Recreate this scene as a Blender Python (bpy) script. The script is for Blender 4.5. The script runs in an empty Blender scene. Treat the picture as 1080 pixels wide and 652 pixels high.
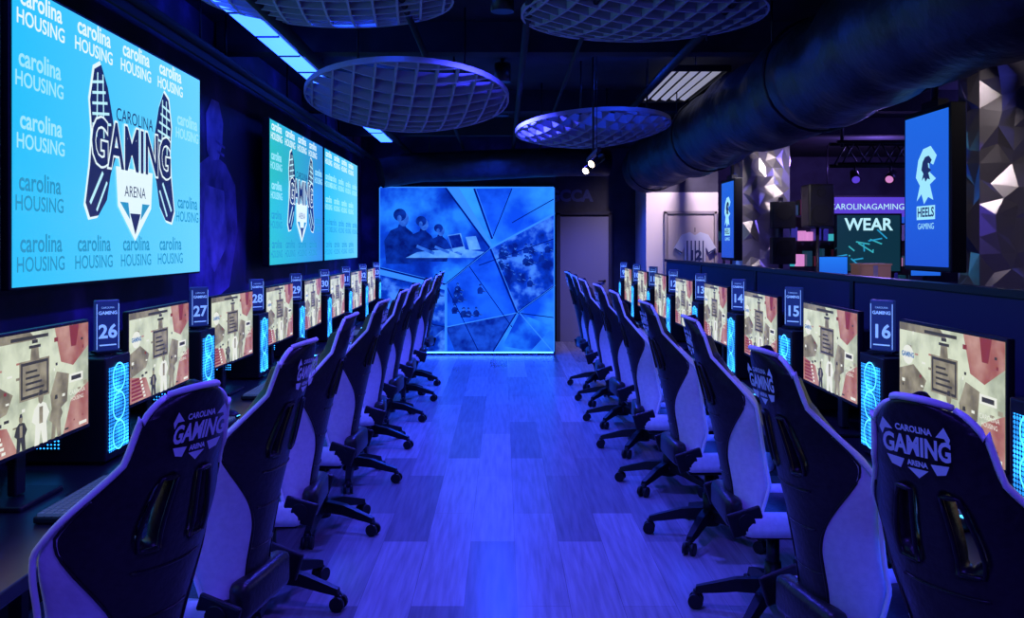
import bpy, bmesh, math, random
from mathutils import Matrix, Vector, Euler
random.seed(7)
scene = bpy.context.scene
F = 930.0; VX, VY, CH = 530.0, 258.0, 1.6

def P(x, y, d):
    return Vector(((x-VX)*d/F, d, CH-(y-VY)*d/F))

# ---------------------------------------------------------------- materials
def mat(name, col, rough=0.5, metal=0.0, em=None, es=0.0, spec=0.5):
    m = bpy.data.materials.new(name); m.use_nodes = True
    b = m.node_tree.nodes['Principled BSDF']
    b.inputs['Base Color'].default_value = (*col, 1)
    b.inputs['Roughness'].default_value = rough
    b.inputs['Metallic'].default_value = metal
    b.inputs['Specular IOR Level'].default_value = spec
    if em:
        b.inputs['Emission Color'].default_value = (*em, 1)
        b.inputs['Emission Strength'].default_value = es
    return m

def noise_mat(name, c1, c2, scale=5, rough=0.5, bump=0.0, metal=0, lo=.35, hi=.65, em=0.0, detail=4, spec=.5, mid=None, base=None):
    m = mat(name, c1, rough, metal, spec=spec)
    nt = m.node_tree; n = nt.nodes; b = n['Principled BSDF']
    tc = n.new('ShaderNodeTexCoord'); ns = n.new('ShaderNodeTexNoise')
    ns.inputs['Scale'].default_value = scale; ns.inputs['Detail'].default_value = detail
    nt.links.new(tc.outputs['Object'], ns.inputs['Vector'])
    cr = n.new('ShaderNodeValToRGB')
    cr.color_ramp.elements[0].position = lo; cr.color_ramp.elements[0].color = (*c1, 1)
    cr.color_ramp.elements[1].position = hi; cr.color_ramp.elements[1].color = (*c2, 1)
    if mid:
        e = cr.color_ramp.elements.new((lo+hi)/2); e.color = (*mid, 1)
    nt.links.new(ns.outputs['Fac'], cr.inputs['Fac'])
    if base is None: nt.links.new(cr.outputs['Color'], b.inputs['Base Color'])
    else: b.inputs['Base Color'].default_value = (*base, 1)
    if em:
        nt.links.new(cr.outputs['Color'], b.inputs['Emission Color'])
        b.inputs['Emission Strength'].default_value = em
    if bump:
        bp = n.new('ShaderNodeBump'); bp.inputs['Strength'].default_value = bump
        bp.inputs['Distance'].default_value = 0.02
        nt.links.new(ns.outputs['Fac'], bp.inputs['Height'])
        nt.links.new(bp.outputs['Normal'], b.inputs['Normal'])
    return m

def floor_mat():
    m = mat('floor_planks', (.5, .5, .5), .25)
    nt = m.node_tree; n = nt.nodes; b = n['Principled BSDF']
    tc = n.new('ShaderNodeTexCoord'); mp = n.new('ShaderNodeMapping')
    mp.inputs['Rotation'].default_value = (0, 0, math.radians(90))
    mp.inputs['Location'].default_value = (.35, .1, 0)
    nt.links.new(tc.outputs['Object'], mp.inputs['Vector'])
    br = n.new('ShaderNodeTexBrick')
    br.inputs['Scale'].default_value = 1
    br.inputs['Brick Width'].default_value = 1.35
    br.inputs['Row Height'].default_value = .235
    br.inputs['Mortar Size'].default_value = .0015
    br.inputs['Mortar Smooth'].default_value = .6
    br.inputs['Bias'].default_value = -.1
    br.inputs['Color1'].default_value = (.46, .42, .46, 1)
    br.inputs['Color2'].default_value = (.19, .165, .19, 1)
    br.inputs['Mortar'].default_value = (.2, .17, .19, 1)
    br.offset = .37
    nt.links.new(mp.outputs['Vector'], br.inputs['Vector'])
    mp2 = n.new('ShaderNodeMapping'); mp2.inputs['Scale'].default_value = (16, 1.0, 1)
    nt.links.new(tc.outputs['Object'], mp2.inputs['Vector'])
    ns = n.new('ShaderNodeTexNoise'); ns.inputs['Scale'].default_value = 2.5; ns.inputs['Detail'].default_value = 7
    nt.links.new(mp2.outputs['Vector'], ns.inputs['Vector'])
    mr = n.new('ShaderNodeMapRange'); mr.inputs[1].default_value = .3; mr.inputs[2].default_value = .65
    mr.inputs[3].default_value = .35; mr.inputs[4].default_value = 1.0
    nt.links.new(ns.outputs['Fac'], mr.inputs[0])
    mx = n.new('ShaderNodeMix'); mx.data_type = 'RGBA'; mx.blend_type = 'MULTIPLY'
    mx.inputs['Factor'].default_value = .5
    nt.links.new(br.outputs['Color'], mx.inputs[6]); nt.links.new(mr.outputs[0], mx.inputs[7])
    nt.links.new(mx.outputs[2], b.inputs['Base Color'])
    bp = n.new('ShaderNodeBump'); bp.inputs['Strength'].default_value = .12; bp.inputs['Distance'].default_value = .004
    nt.links.new(ns.outputs['Fac'], bp.inputs['Height']); nt.links.new(bp.outputs['Normal'], b.inputs['Normal'])
    return m

def gradient_em(name, axis, p0, p1, c0, c1, strength):
    m = mat(name, (0.01, .01, .01), .25)
    nt = m.node_tree; n = nt.nodes; b = n['Principled BSDF']
    tc = n.new('ShaderNodeTexCoord'); sp = n.new('ShaderNodeSeparateXYZ')
    nt.links.new(tc.outputs['Generated'], sp.inputs[0])
    mr = n.new('ShaderNodeMapRange'); mr.inputs[1].default_value = p0; mr.inputs[2].default_value = p1
    nt.links.new(sp.outputs[axis], mr.inputs[0])
    cr = n.new('ShaderNodeValToRGB')
    cr.color_ramp.elements[0].color = (*c0, 1); cr.color_ramp.elements[1].color = (*c1, 1)
    nt.links.new(mr.outputs[0], cr.inputs[0])
    nt.links.new(cr.outputs[0], b.inputs['Emission Color']); b.inputs['Emission Strength'].default_value = strength
    return m

def dots_mat(name, col, strength, scale=75):
    m = mat(name, (.01, .012, .015), .4)
    nt = m.node_tree; n = nt.nodes; b = n['Principled BSDF']
    tc = n.new('ShaderNodeTexCoord'); vo = n.new('ShaderNodeTexVoronoi')
    vo.inputs['Scale'].default_value = scale; vo.inputs['Randomness'].default_value = 0
    nt.links.new(tc.outputs['Object'], vo.inputs['Vector'])
    lt = n.new('ShaderNodeMath'); lt.operation = 'LESS_THAN'; lt.inputs[1].default_value = .46
    nt.links.new(vo.outputs['Distance'], lt.inputs[0])
    ns = n.new('ShaderNodeTexNoise'); ns.inputs['Scale'].default_value = 9
    nt.links.new(tc.outputs['Object'], ns.inputs['Vector'])
    mr = n.new('ShaderNodeMapRange'); mr.inputs[1].default_value = .38; mr.inputs[2].default_value = .62
    mr.inputs[3].default_value = .25
    nt.links.new(ns.outputs['Fac'], mr.inputs[0])
    mu = n.new('ShaderNodeMath'); mu.operation = 'MULTIPLY'
    nt.links.new(lt.outputs[0], mu.inputs[0]); nt.links.new(mr.outputs[0], mu.inputs[1])
    mu2 = n.new('ShaderNodeMath'); mu2.operation = 'MULTIPLY'; mu2.inputs[1].default_value = strength
    nt.links.new(mu.outputs[0], mu2.inputs[0])
    b.inputs['Emission Color'].default_value = (*col, 1)
    nt.links.new(mu2.outputs[0], b.inputs['Emission Strength'])
    return m

M = {}
M['black'] = mat('black_plastic', (.007, .007, .010), .42, spec=.35)
M['blackm'] = mat('black_matte', (.006, .006, .010), .75, spec=.2)
M['leather'] = noise_mat('black_leather', (.012, .010, .012), (.019, .016, .019), 60, .36, .12, spec=.34)
M['white'] = noise_mat('white_leather', (.62, .62, .68), (.70, .70, .76), 50, .5, .08, spec=.35)
M['piping'] = mat('white_piping', (.85, .85, .88), .5)
M['logo'] = mat('logo_print', (.72, .78, .88), .5)
M['desk'] = mat('desk_laminate', (.012, .012, .018), .3)
M['metal'] = mat('dark_metal', (.03, .03, .04), .4, .8)
M['key'] = mat('key_caps', (.03, .03, .035), .5, em=(.15, .3, 1), es=.14)
M['ceil'] = noise_mat('ceiling_paint', (.012, .012, .02), (.022, .022, .034), 3, .85, spec=.2)
M['duct'] = noise_mat('duct_wrap', (.009, .009, .018), (.022, .022, .038), 7, .45, 1.0, spec=.35)
M['felt'] = mat('baffle_felt', (.30, .31, .44), .85, spec=.2)
M['wall'] = noise_mat('wall_dark', (.02, .02, .045), (.035, .035, .07), 4, .7)
M['screen'] = noise_mat('screen_cream', (.38, .43, .30), (.70, .76, .56), 8, .3, em=.97, detail=6, base=(.02, .02, .02), lo=.34, hi=.56)
M['s_red'] = mat('screen_red', (.02, .0, .0), .3, em=(.26, .04, .05), es=.9)
M['s_pink'] = noise_mat('screen_pink', (.38, .12, .10), (.60, .34, .28), 9, .3, em=.9, base=(.02, 0, 0))
M['s_dark'] = mat('screen_dark', (.0, .0, .0), .3, em=(.05, .05, .05), es=.9)
M['s_white'] = mat('screen_white', (.02, .02, .02), .3, em=(.85, .87, .76), es=.95)
M['s_tan'] = noise_mat('screen_tan', (.17, .15, .09), (.40, .36, .24), 14, .3, em=.9, base=(.02, .02, .02))
M['s_blue'] = mat('screen_blue', (.02, .02, .02), .3, em=(.06, .2, .45), es=.9)
M['fan'] = dots_mat('lit_mesh_panel', (.02, .30, 1), 5)
M['fanring'] = mat('fan_ring', (0, 0, 0), .3, em=(.06, .45, 1), es=3)
M['led_blue'] = mat('led_blue', (0, 0, 0), .3, em=(.015, .07, 1), es=24)
M['led_strip'] = mat('led_ceiling', (0, 0, 0), .3, em=(.02, .085, 1), es=8)
M['spot_warm'] = mat('spot_lens', (0, 0, 0), .3, em=(1, .75, .5), es=14)
M['louvre'] = mat('louvre_white_glow', (.6, .6, .62), .5, em=(.5, .5, .62), es=.5)  # white slats with a glow of their own so they look lit
M['navy'] = mat('graphic_navy', (0, 0, 0), .3, em=(.012, .022, .11), es=1)
M['gwhite'] = mat('graphic_white', (0, 0, 0), .3, em=(.78, .95, 1), es=1)
M['gteal'] = mat('graphic_teal', (0, 0, 0), .3, em=(.02, .30, .56), es=1)
M['glight'] = mat('graphic_light', (0, 0, 0), .3, em=(.50, .88, 1), es=1)
M['gpale'] = mat('graphic_pale', (0, 0, 0), .3, em=(.35, .80, 1), es=1)
M['tvbg'] = gradient_em('tv_background', 1, 0, 1, (.02, .50, .90), (.14, .62, .97), 1.08)
M['tvbg2'] = gradient_em('tv_background_green', 1, 0, 1, (.03, .58, .60), (.04, .28, .78), .95)
M['vtv'] = gradient_em('portrait_screen', 2, 0, 1, (.012, .07, .55), (.015, .18, .85), 1.1)

# ---------------------------------------------------------------- builder
def link(ob):
    scene.collection.objects.link(ob); return ob

def text_mesh(s, size, spacing=1.0, line=1.0, offset=0.0, shear=0.0):
    cu = bpy.data.curves.new('t', 'FONT'); cu.body = s; cu.size = size
    cu.align_x = 'CENTER'; cu.align_y = 'CENTER'; cu.space_character = spacing; cu.space_line = line
    cu.offset = offset; cu.shear = shear; cu.resolution_u = 3
    ob = link(bpy.data.objects.new('t', cu))
    dg = bpy.context.evaluated_depsgraph_get()
    me = bpy.data.meshes.new_from_object(ob.evaluated_get(dg))
    bpy.data.objects.remove(ob)
    return me

class B:
    def __init__(s):
        s.bm = bmesh.new(); s.mats = []
    def mi(s, m):
        m = M[m] if isinstance(m, str) else m
        if m not in s.mats: s.mats.append(m)
        return s.mats.index(m)
    def add(s, me, mtx=None, m=None):
        if mtx is not None: me.transform(mtx)
        if m is not None:
            i = s.mi(m)
            for p in me.polygons: p.material_index = i
        s.bm.from_mesh(me)
    def tmp(s, bm, m, mtx=None, smooth=False):
        i = s.mi(m)
        for f in bm.faces: f.material_index = i; f.smooth = smooth
        me = bpy.data.meshes.new('x'); bm.to_mesh(me); bm.free()
        if mtx is not None: me.transform(mtx)
        s.bm.from_mesh(me); bpy.data.meshes.remove(me)
    def box(s, c, sz, m, rot=None, bevel=0, seg=2, smooth=False):
        bm = bmesh.new(); bmesh.ops.create_cube(bm, size=1)
        bmesh.ops.scale(bm, vec=sz, verts=bm.verts)
        if bevel: bmesh.ops.bevel(bm, geom=list(bm.edges), offset=bevel, segments=seg, affect='EDGES', profile=.5)
        mt = Matrix.Translation(c)
        if rot: mt = mt @ Euler(rot).to_matrix().to_4x4()
        s.tmp(bm, m, mt, smooth=smooth)
    def cyl(s, p0, p1, r, m, r1=None, seg=16):
        p0 = Vector(p0); p1 = Vector(p1); d = p1-p0
        bm = bmesh.new()
        bmesh.ops.create_cone(bm, cap_ends=True, segments=seg, radius1=r, radius2=r if r1 is None else r1, depth=d.length)
        i = s.mi(m)
        q = d.to_track_quat('Z', 'Y').to_matrix().to_4x4()
        for f in bm.faces: f.material_index = i; f.smooth = len(f.verts) == 4
        me = bpy.data.meshes.new('x'); bm.to_mesh(me); bm.free()
        me.transform(Matrix.Translation((p0+p1)/2) @ q)
        s.bm.from_mesh(me); bpy.data.meshes.remove(me)
    def tube(s, pts, r, m, seg=8):
        rs = r if isinstance(r, (list, tuple)) else [r]*len(pts)
        i = s.mi(m); pts = [Vector(p) for p in pts]; rings = []
        for k, p in enumerate(pts):
            t = (pts[min(k+1, len(pts)-1)]-pts[max(k-1, 0)]).normalized()
            up = Vector((0, 0, 1)) if abs(t.z) < .9 else Vector((0, 1, 0))
            a = t.cross(up).normalized(); b = t.cross(a)
            rings.append([s.bm.verts.new(p+(a*math.cos(2*math.pi*j/seg)+b*math.sin(2*math.pi*j/seg))*rs[k]) for j in range(seg)])
        for k in range(len(rings)-1):
            for j in range(seg):
                f = s.bm.faces.new((rings[k][j], rings[k][(j+1) % seg], rings[k+1][(j+1) % seg], rings[k+1][j]))
                f.material_index = i; f.smooth = True
        for rr in (rings[0], rings[-1]):
            f = s.bm.faces.new(rr); f.material_index = i
    def poly(s, pts, m, mtx=None):
        vs = [s.bm.verts.new((mtx @ Vector(p)) if mtx else p) for p in pts]
        f = s.bm.faces.new(vs); f.material_index = s.mi(m); return f
    def rect(s, x0, y0, x1, y1, z, m, mtx):
        s.poly([(x0, y0, z), (x1, y0, z), (x1, y1, z), (x0, y1, z)], m, mtx)
    def disc(s, cx, cy, rx, ry, z, m, mtx, n=18):
        s.poly([(cx+rx*math.cos(2*math.pi*i/n), cy+ry*math.sin(2*math.pi*i/n), z) for i in range(n)], m, mtx)
    def line(s, a, b, w, z, m, mtx):
        a = Vector(a); b = Vector(b); d = (b-a).normalized(); n = Vector((-d.y, d.x))*w/2
        s.poly([(*(a-n), z), (*(b-n), z), (*(b+n), z), (*(a+n), z)], m, mtx)
    def text(s, t, size, x, y, z, m, mtx, sy=1.0, **k):
        s.add(text_mesh(t, size, **k), mtx @ Matrix.Translation((x, y, z)) @ Matrix.Diagonal((1, sy, 1, 1)), m)
    def mesh(s, name):
        me = bpy.data.meshes.new(name); s.bm.normal_update(); s.bm.to_mesh(me); s.bm.free()
        for m in s.mats: me.materials.append(m)
        return me
    def done(s, name, loc=(0, 0, 0), rz=0):
        return inst(s.mesh(name), name, loc, rz)

def inst(me, name, loc=(0, 0, 0), rz=0):
    ob = link(bpy.data.objects.new(name, me)); ob.location = loc; ob.rotation_euler = (0, 0, rz); return ob

FACE_PX = Matrix(((0, 0, 1, 0), (1, 0, 0, 0), (0, 1, 0, 0), (0, 0, 0, 1)))
FACE_NX = Matrix(((0, 0, -1, 0), (-1, 0, 0, 0), (0, 1, 0, 0), (0, 0, 0, 1)))
FACE_NY = Matrix(((1, 0, 0, 0), (0, 0, -1, 0), (0, 1, 0, 0), (0, 0, 0, 1)))
T = Matrix.Translation

def logo(b, x, y, s, mtx, dark='navy', light='gwhite', z=.004):
    blade = [(-.50, -.24), (-.46, -.08), (-.44, .06), (-.46, .20), (-.42, .34), (-.355, .37), (-.29, .28), (-.23, .12), (-.21, -.02), (-.26, -.10), (-.30, -.22), (-.38, -.29), (-.46, -.30)]
    rim = [(px*1.03-.0, py*1.04) for px, py in blade]
    for sg in (-1, 1):
        for sh, zz, mm in ((rim, z-.001, light), (blade, z, dark)):
            pts = [(x-sg*px*s, y+py*s, zz) for px, py in sh]
            if sg > 0: pts = pts[::-1]
            b.poly(pts, mm, mtx)
        for i in range(5):
            yy = .10+.045*i
            b.line((x+sg*-.44*s, y+yy*s), (x+sg*(-.26-.018*i)*s, y+(yy+.02)*s), .012*s, z+.001, 'glight', mtx)
        b.line((x+sg*-.40*s, y+.05*s), (x+sg*-.39*s, y+.33*s), .010*s, z+.001, 'glight', mtx)
        b.line((x+sg*-.33*s, y+.05*s), (x+sg*-.34*s, y+.33*s), .010*s, z+.001, 'glight', mtx)
        b.line((x+sg*-.46*s, y-.24*s), (x+sg*-.34*s, y-.10*s), .018*s, z+.001, 'glight', mtx)
        b.line((x+sg*-.40*s, y-.27*s), (x+sg*-.30*s, y-.14*s), .014*s, z+.001, 'glight', mtx)
    b.poly([(x-.21*s, y-.06*s, z+.001), (x-.19*s, y-.24*s, z+.001), (x, y-.40*s, z+.001), (x+.19*s, y-.24*s, z+.001), (x+.21*s, y-.06*s, z+.001)], light, mtx)
    b.poly([(x-.06*s, y-.27*s, z+.002), (x, y-.37*s, z+.002), (x+.06*s, y-.27*s, z+.002)], dark, mtx)
    b.poly([(x-.17*s, y-.22*s, z+.002), (x-.08*s, y-.22*s, z+.002), (x-.06*s, y-.30*s, z+.002)], 'gteal', mtx)
    b.poly([(x+.08*s, y-.22*s, z+.002), (x+.17*s, y-.22*s, z+.002), (x+.06*s, y-.30*s, z+.002)], 'gteal', mtx)
    b.text('ARENA', .075*s, x, y-.17*s, z+.002, dark, mtx)
    b.text('GAMING', .230*s, x, y+.02*s, z+.002, light, mtx, sy=1.25, offset=.012*s)
    b.text('GAMING', .230*s, x, y+.02*s, z+.003, dark, mtx, sy=1.25, offset=.004*s)
    b.text('CAROLINA', .085*s, x, y+.175*s, z+.002, dark, mtx)

# ---------------------------------------------------------------- room shell
def plane_box(name, lo, hi, m):
    b = B(); c = [(lo[i]+hi[i])/2 for i in range(3)]; sz = [hi[i]-lo[i] for i in range(3)]
    b.box((0, 0, 0), sz, m); o = b.done(name, c); return o
ZC = 3.2
WL = -2.08
M['floor'] = floor_mat()
plane_box('floor', (WL-.15, -2, -.1), (8.2, 16.2, 0), 'floor')
plane_box('ceiling', (WL-.15, -2, ZC), (8.2, 16.2, ZC+.1), 'ceil')
M['wallmural'] = noise_mat('wall_graphic', (.010, .008, .045), (.14, .07, .36), 1.9, .65, lo=.44, hi=.72, mid=(.035, .02, .12), detail=8)
plane_box('wall_left', (WL-.15, -2, 0), (WL, 16.2, ZC), 'wallmural')
plane_box('wall_front', (WL, -2.1, 0), (8.2, -2, ZC), 'wall')
plane_box('wall_right', (8.1, -2, 0), (8.2, 16.2, ZC), 'wall')
plane_box('wall_back', (WL, 16.1, 0), (8.2, 16.2, ZC), 'wall')
plane_box('wall_alcove', (WL, 13.0, 0), (.78, 13.15, ZC), 'wallmural')
plane_box('wall_corridor', (.78, 14.6, 0), (2.2, 14.7, ZC), 'wall')
M['pwhite'] = mat('painted_white', (.66, .60, .62), .6)
M['pdoor'] = mat('painted_door', (.50, .44, .45), .5)
M['frame'] = mat('door_frame', (.3, .27, .3), .5)
b = B()
b.box((2.75, 13.55, 1.2), (1.1, .1, 2.4), 'pwhite')
b.box((2.75, 13.55, 2.8), (1.1, .1, .8), 'wall')
b.done('wall_office')
plane_box('wall_office_side', (2.2, 13.6, 0), (2.3, 14.6, ZC), 'pwhite')
b = B()
b.box((0, 0, 1.02), (.70, .04, 2.04), 'pdoor', bevel=.004)
for sx in (-.38, .38): b.box((sx, .0, 1.05), (.04, .06, 2.1), 'frame')
b.box((0, 0, 2.09), (.80, .06, .04), 'frame')
b.cyl((-.29, -.02, 1.0), (-.29, -.08, 1.0), .02, 'metal'); b.box((-.24, -.08, 1.0), (.12, .015, .02), 'metal')
b.done('door_1', (2.87, 13.46, 0))
M['bdoor'] = mat('blue_door', (.18, .18, .32), .5)
b = B()
b.box((0, 0, 1.03), (.8, .05, 2.06), 'bdoor', bevel=.004)
for sx in (-.43, .43): b.box((sx, 0, 1.06), (.06, .08, 2.12), 'wall')
b.box((0, 0, 2.12), (.92, .08, .06), 'wall')
b.cyl((.33, -.02, 1.0), (.33, -.08, 1.0), .02, 'metal'); b.box((.28, -.08, 1.0), (.12, .015, .02), 'metal')
b.done('door_2', (1.35, 14.55, 0))
M['letter'] = mat('letter_blue', (.06, .08, .25), .5)
b = B(); b.text('GCCA', .26, 0, 0, 0, 'letter', FACE_NY, offset=.012); b.done('wall_lettering', (1.12, 14.59, 2.40))
plane_box('baseboard_left', (WL, -2, 0), (WL+.015, 13, .1), 'blackm')
plane_box('baseboard_back', (.8, 14.58, 0), (2.2, 14.6, .1), 'blackm')

# jersey
b = B()
M['jersey'] = mat('jersey_white', (.6, .65, .75), .8); M['jblue'] = mat('jersey_trim', (.02, .04, .15), .8)
out = [(-.15, -.32), (.15, -.32), (.16, .1), (.22, .0), (.32, .08), (.2, .29), (.08, .33), (0, .28), (-.08, .33), (-.2, .29), (-.32, .08), (-.22, .0), (-.16, .1)]
bm = bmesh.new(); vs = [bm.verts.new((x, 0, y)) for x, y in out]; f = bm.faces.new(vs)
r = bmesh.ops.extrude_face_region(bm, geom=[f]); bmesh.ops.translate(bm, vec=(0, .03, 0), verts=[v for v in r['geom'] if isinstance(v, bmesh.types.BMVert)])
bm.faces.ensure_lookup_table(); bmesh.ops.triangulate(bm, faces=bm.faces[:]); b.tmp(bm, 'jersey')
for i in range(5): b.line((-.12+.06*i, -.3), (-.12+.06*i, .2), .020, .003, 'jblue', FACE_NY)
b.line((-.31, .08), (-.2, .01), .02, .003, 'jblue', FACE_NY); b.line((.31, .08), (.2, .01), .02, .003, 'jblue', FACE_NY)
b.text('12', .2, 0, -.03, .006, 'jblue', FACE_NY, offset=.01)
b.cyl((0, .02, .33), (0, .02, .40), .006, 'metal')
b.done('sports_jersey', (2.92, 13.36, 1.46))

# ---------------------------------------------------------------- back mural
def mural_mat(name, c1, c2, scale, es, mid=None, lo=.36, hi=.62):
    return noise_mat(name, c1, c2, scale, .7, em=es*1.25, lo=lo, hi=hi, detail=8, mid=mid, base=(.003, .003, .02), spec=.1)
M['mu1'] = mural_mat('mural_a', (.001, .016, .28), (.015, .20, 1.0), 1.6, .95, (.003, .05, .62))
M['mu2'] = mural_mat('mural_b', (.003, .06, .72), (.025, .27, 1.0), 1.4, 1.0)
M['mu3'] = mural_mat('mural_c', (.001, .01, .18), (.05, .22, .95), 4, .9, (.002, .04, .55))
M['mu4'] = mural_mat('mural_d', (.001, .03, .50), (.008, .11, 1.0), 2.2, .95)
M['mu5'] = mural_mat('mural_e', (.001, .012, .24), (.008, .07, .65), 6, .9)
M['mul'] = mat('mural_line', (0, 0, .02), .7, em=(.0, .008, .20), es=1, spec=.1)
M['mull'] = mat('mural_line_light', (0, 0, .02), .7, em=(.03, .22, 1), es=1.2, spec=.1)
M['mup'] = noise_mat('mural_person', (.001, .008, .15), (.003, .035, .42), 8, .7, em=.95, base=(0, 0, .02), detail=6, spec=.1)
M['mus'] = noise_mat('mural_skin', (.01, .08, .6), (.04, .20, .95), 12, .7, em=.95, base=(0, 0, .02), spec=.1)
M['muw'] = noise_mat('mural_highlight', (.03, .19, .95), (.14, .46, 1), 5, .7, em=1, base=(0, 0, .02), spec=.1)
MD = 12.75
b = B()
def mp(x, y):
    p = P(x, y, MD); return (p.x, p.z)
x0, zt = mp(400, 197); x1, _ = mp(585, 197); zb = .075
b.box(((x0+x1)/2, MD+.07, (zt+zb)/2), (x1-x0, .12, zt-zb), 'black', bevel=.004)
MM = T((0, MD, 0)) @ FACE_NY
def mpoly(pts, m, z=.005): b.poly([(*mp(*p), z) for p in pts], m, MM)
mpoly([(401, 198), (470, 198), (517, 262), (470, 300), (401, 283)], 'mu1')
mpoly([(470, 198), (584, 198), (584, 226), (517, 262)], 'mu2')
mpoly([(584, 226), (584, 302), (545, 330), (517, 262)], 'mu3')
mpoly([(584, 302), (584, 371), (520, 371), (545, 330)], 'mu2')
mpoly([(517, 262), (545, 330), (520, 371), (470, 371), (470, 300)], 'mu4')
mpoly([(470, 300), (470, 371), (401, 371), (401, 283)], 'mu3')
mpoly([(500, 199), (540, 199), (519, 252)], 'mu4', .008)
mpoly([(548, 330), (583, 345), (560, 370), (530, 365)], 'mu1', .008)
mpoly([(470, 345), (545, 330), (520, 371), (480, 371)], 'mu5', .008)
mpoly([(401, 330), (470, 345), (440, 371), (401, 371)], 'mu5', .0082)
mpoly([(470, 198), (484, 198), (519, 258), (517, 262)], 'mull', .0082)
mpoly([(401, 284), (470, 301), (470, 306), (401, 290)], 'mull', .0083)
for i, (a, c) in enumerate([((470, 198), (517, 262)), ((517, 262), (470, 300)), ((470, 300), (401, 283)), ((584, 226), (517, 262)), ((517, 262), (545, 330)), ((584, 302), (545, 330)),
             ((545, 330), (520, 371)), ((470, 300), (470, 371)), ((500, 199), (519, 252)), ((540, 199), (519, 252)), ((401, 330), (470, 345)), ((470, 345), (545, 330)),
             ((505, 280), (584, 252)), ((470, 300), (505, 371)), ((584, 335), (545, 330)), ((548, 330), (583, 371)), ((540, 235), (584, 210)), ((401, 355), (440, 371)), ((495, 281), (540, 345))]):
    pa, pc = mp(*a), mp(*c); b.line(pa, pc, .026 if i < 9 else .013, .012, 'mul' if i % 4 != 3 else 'mull', MM)
    if i < 9: b.line((pa[0]+.02, pa[1]+.012), (pc[0]+.02, pc[1]+.012), .007, .0125, 'mull', MM)
def person(px, py, s, m='mup'):
    mpoly([(px-15*s, py+44*s), (px-17*s, py+22*s), (px-11*s, py+12*s), (px-4*s, py+9*s), (px-3*s, py+6*s), (px+3*s, py+6*s), (px+4*s, py+9*s), (px+10*s, py+14*s), (px+16*s, py+25*s), (px+32*s, py+32*s), (px+31*s, py+36*s), (px+12*s, py+34*s), (px+10*s, py+44*s)], m, .009)
    c = mp(px, py); k = MD/F
    b.disc(c[0]+1.5*s*k, c[1]-1*s*k, 5*s*k, 7*s*k, .010, 'mus', MM)
    b.disc(c[0]-2*s*k, c[1]+3*s*k, 6.2*s*k, 6*s*k, .0105, m, MM)
    b.disc(c[0]-2.5*s*k, c[1]-.5*s*k, 2.2*s*k, 3.2*s*k, .011, 'mus', MM)
    b.line((c[0]+14*s*k, c[1]-27*s*k), (c[0]+31*s*k, c[1]-34*s*k), 3*s*k, .0107, 'mus', MM)
person(464, 243, .75); person(446, 236, .9); person(424, 230, 1.1)
mpoly([(428, 272), (500, 272), (512, 266), (482, 262), (440, 266)], 'muw', .0105)
mpoly([(472, 248), (486, 246), (491, 264), (478, 266)], 'muw', .0112); mpoly([(491, 250), (502, 249), (507, 263), (495, 264)], 'muw', .0112)
mpoly([(473, 249), (485, 247), (489, 260), (477, 262)], 'mu5', .0115)
for i in range(18): person(526+random.random()*53, 256+random.random()*40, .2)
for i in range(22): person(406+random.random()*56, 298+random.random()*54, .24)
for i in range(10): person(478+random.random()*30, 296+random.random()*34, .2)
for a, c in (((401, 197.6), (584, 197.6)), ((400.6, 198), (400.6, 371)), ((584.4, 198), (584.4, 371))):
    b.line(mp(*a), mp(*c), .014, .012, 'mull', MM)
b.done('backlit_mural')
b = B(); b.box(((x0+x1)/2, MD+.07, .036), (x1-x0, .11, .070), 'blackm'); b.box(((x0+x1)/2, MD+.008, .045), (x1-x0-.04, .012, .03), 'led_blue'); b.done('mural_plinth')

# ---------------------------------------------------------------- wall TVs
XT = -1.9; TW, TH = 2.14, 1.22
def tv(yc, bg, kind):
    b = B()
    b.box((-.03, 0, 0), (.06, TW, TH), 'black', bevel=.006)
    b.box((-.1, 0, 0), (.09, .5, .4), 'metal')
    m = T((0, 0, 0)) @ FACE_PX
    w, h = TW/2-.012, TH/2-.012
    b.rect(-w, -h, w, h, .0015, bg, m)
    for r in range(5):
        for c in range(6):
            x = -w+.22+c*.47 + (-.20 if r % 2 else .0); y = -h+.13+r*.245
            if kind == 'logo' and abs(x-.08) < .66 and abs(y) < .30: continue
            if kind == 'logo' and abs(x-.08) < .40 and abs(y) < .45: continue
            if x < -w+.0: continue
            if x < -w+.21: x = -w+.21
            if x > w-.2: continue
            mt = 'gteal' if r < 2 else 'gpale' if r < 4 else 'gwhite'
            b.text('carolina', .105, x, y+.040, .003, mt, m, offset=.002)
            b.text('HOUSING', .086, x, y-.045, .003, mt, m, offset=.001)
    if kind == 'logo': logo(b, .08, .02, 1.08, m)
    o = b.done('wall_mounted_tv', (XT, yc, 2.03)); return o
tv(3.43-.03+TW/2, 'tvbg', 'logo')
tv(7.18+TW/2, 'tvbg2', 'logo')
tv(9.40+TW/2, 'tvbg', 'text')
tv(3.34-TW/2, 'tvbg', 'logo')

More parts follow.
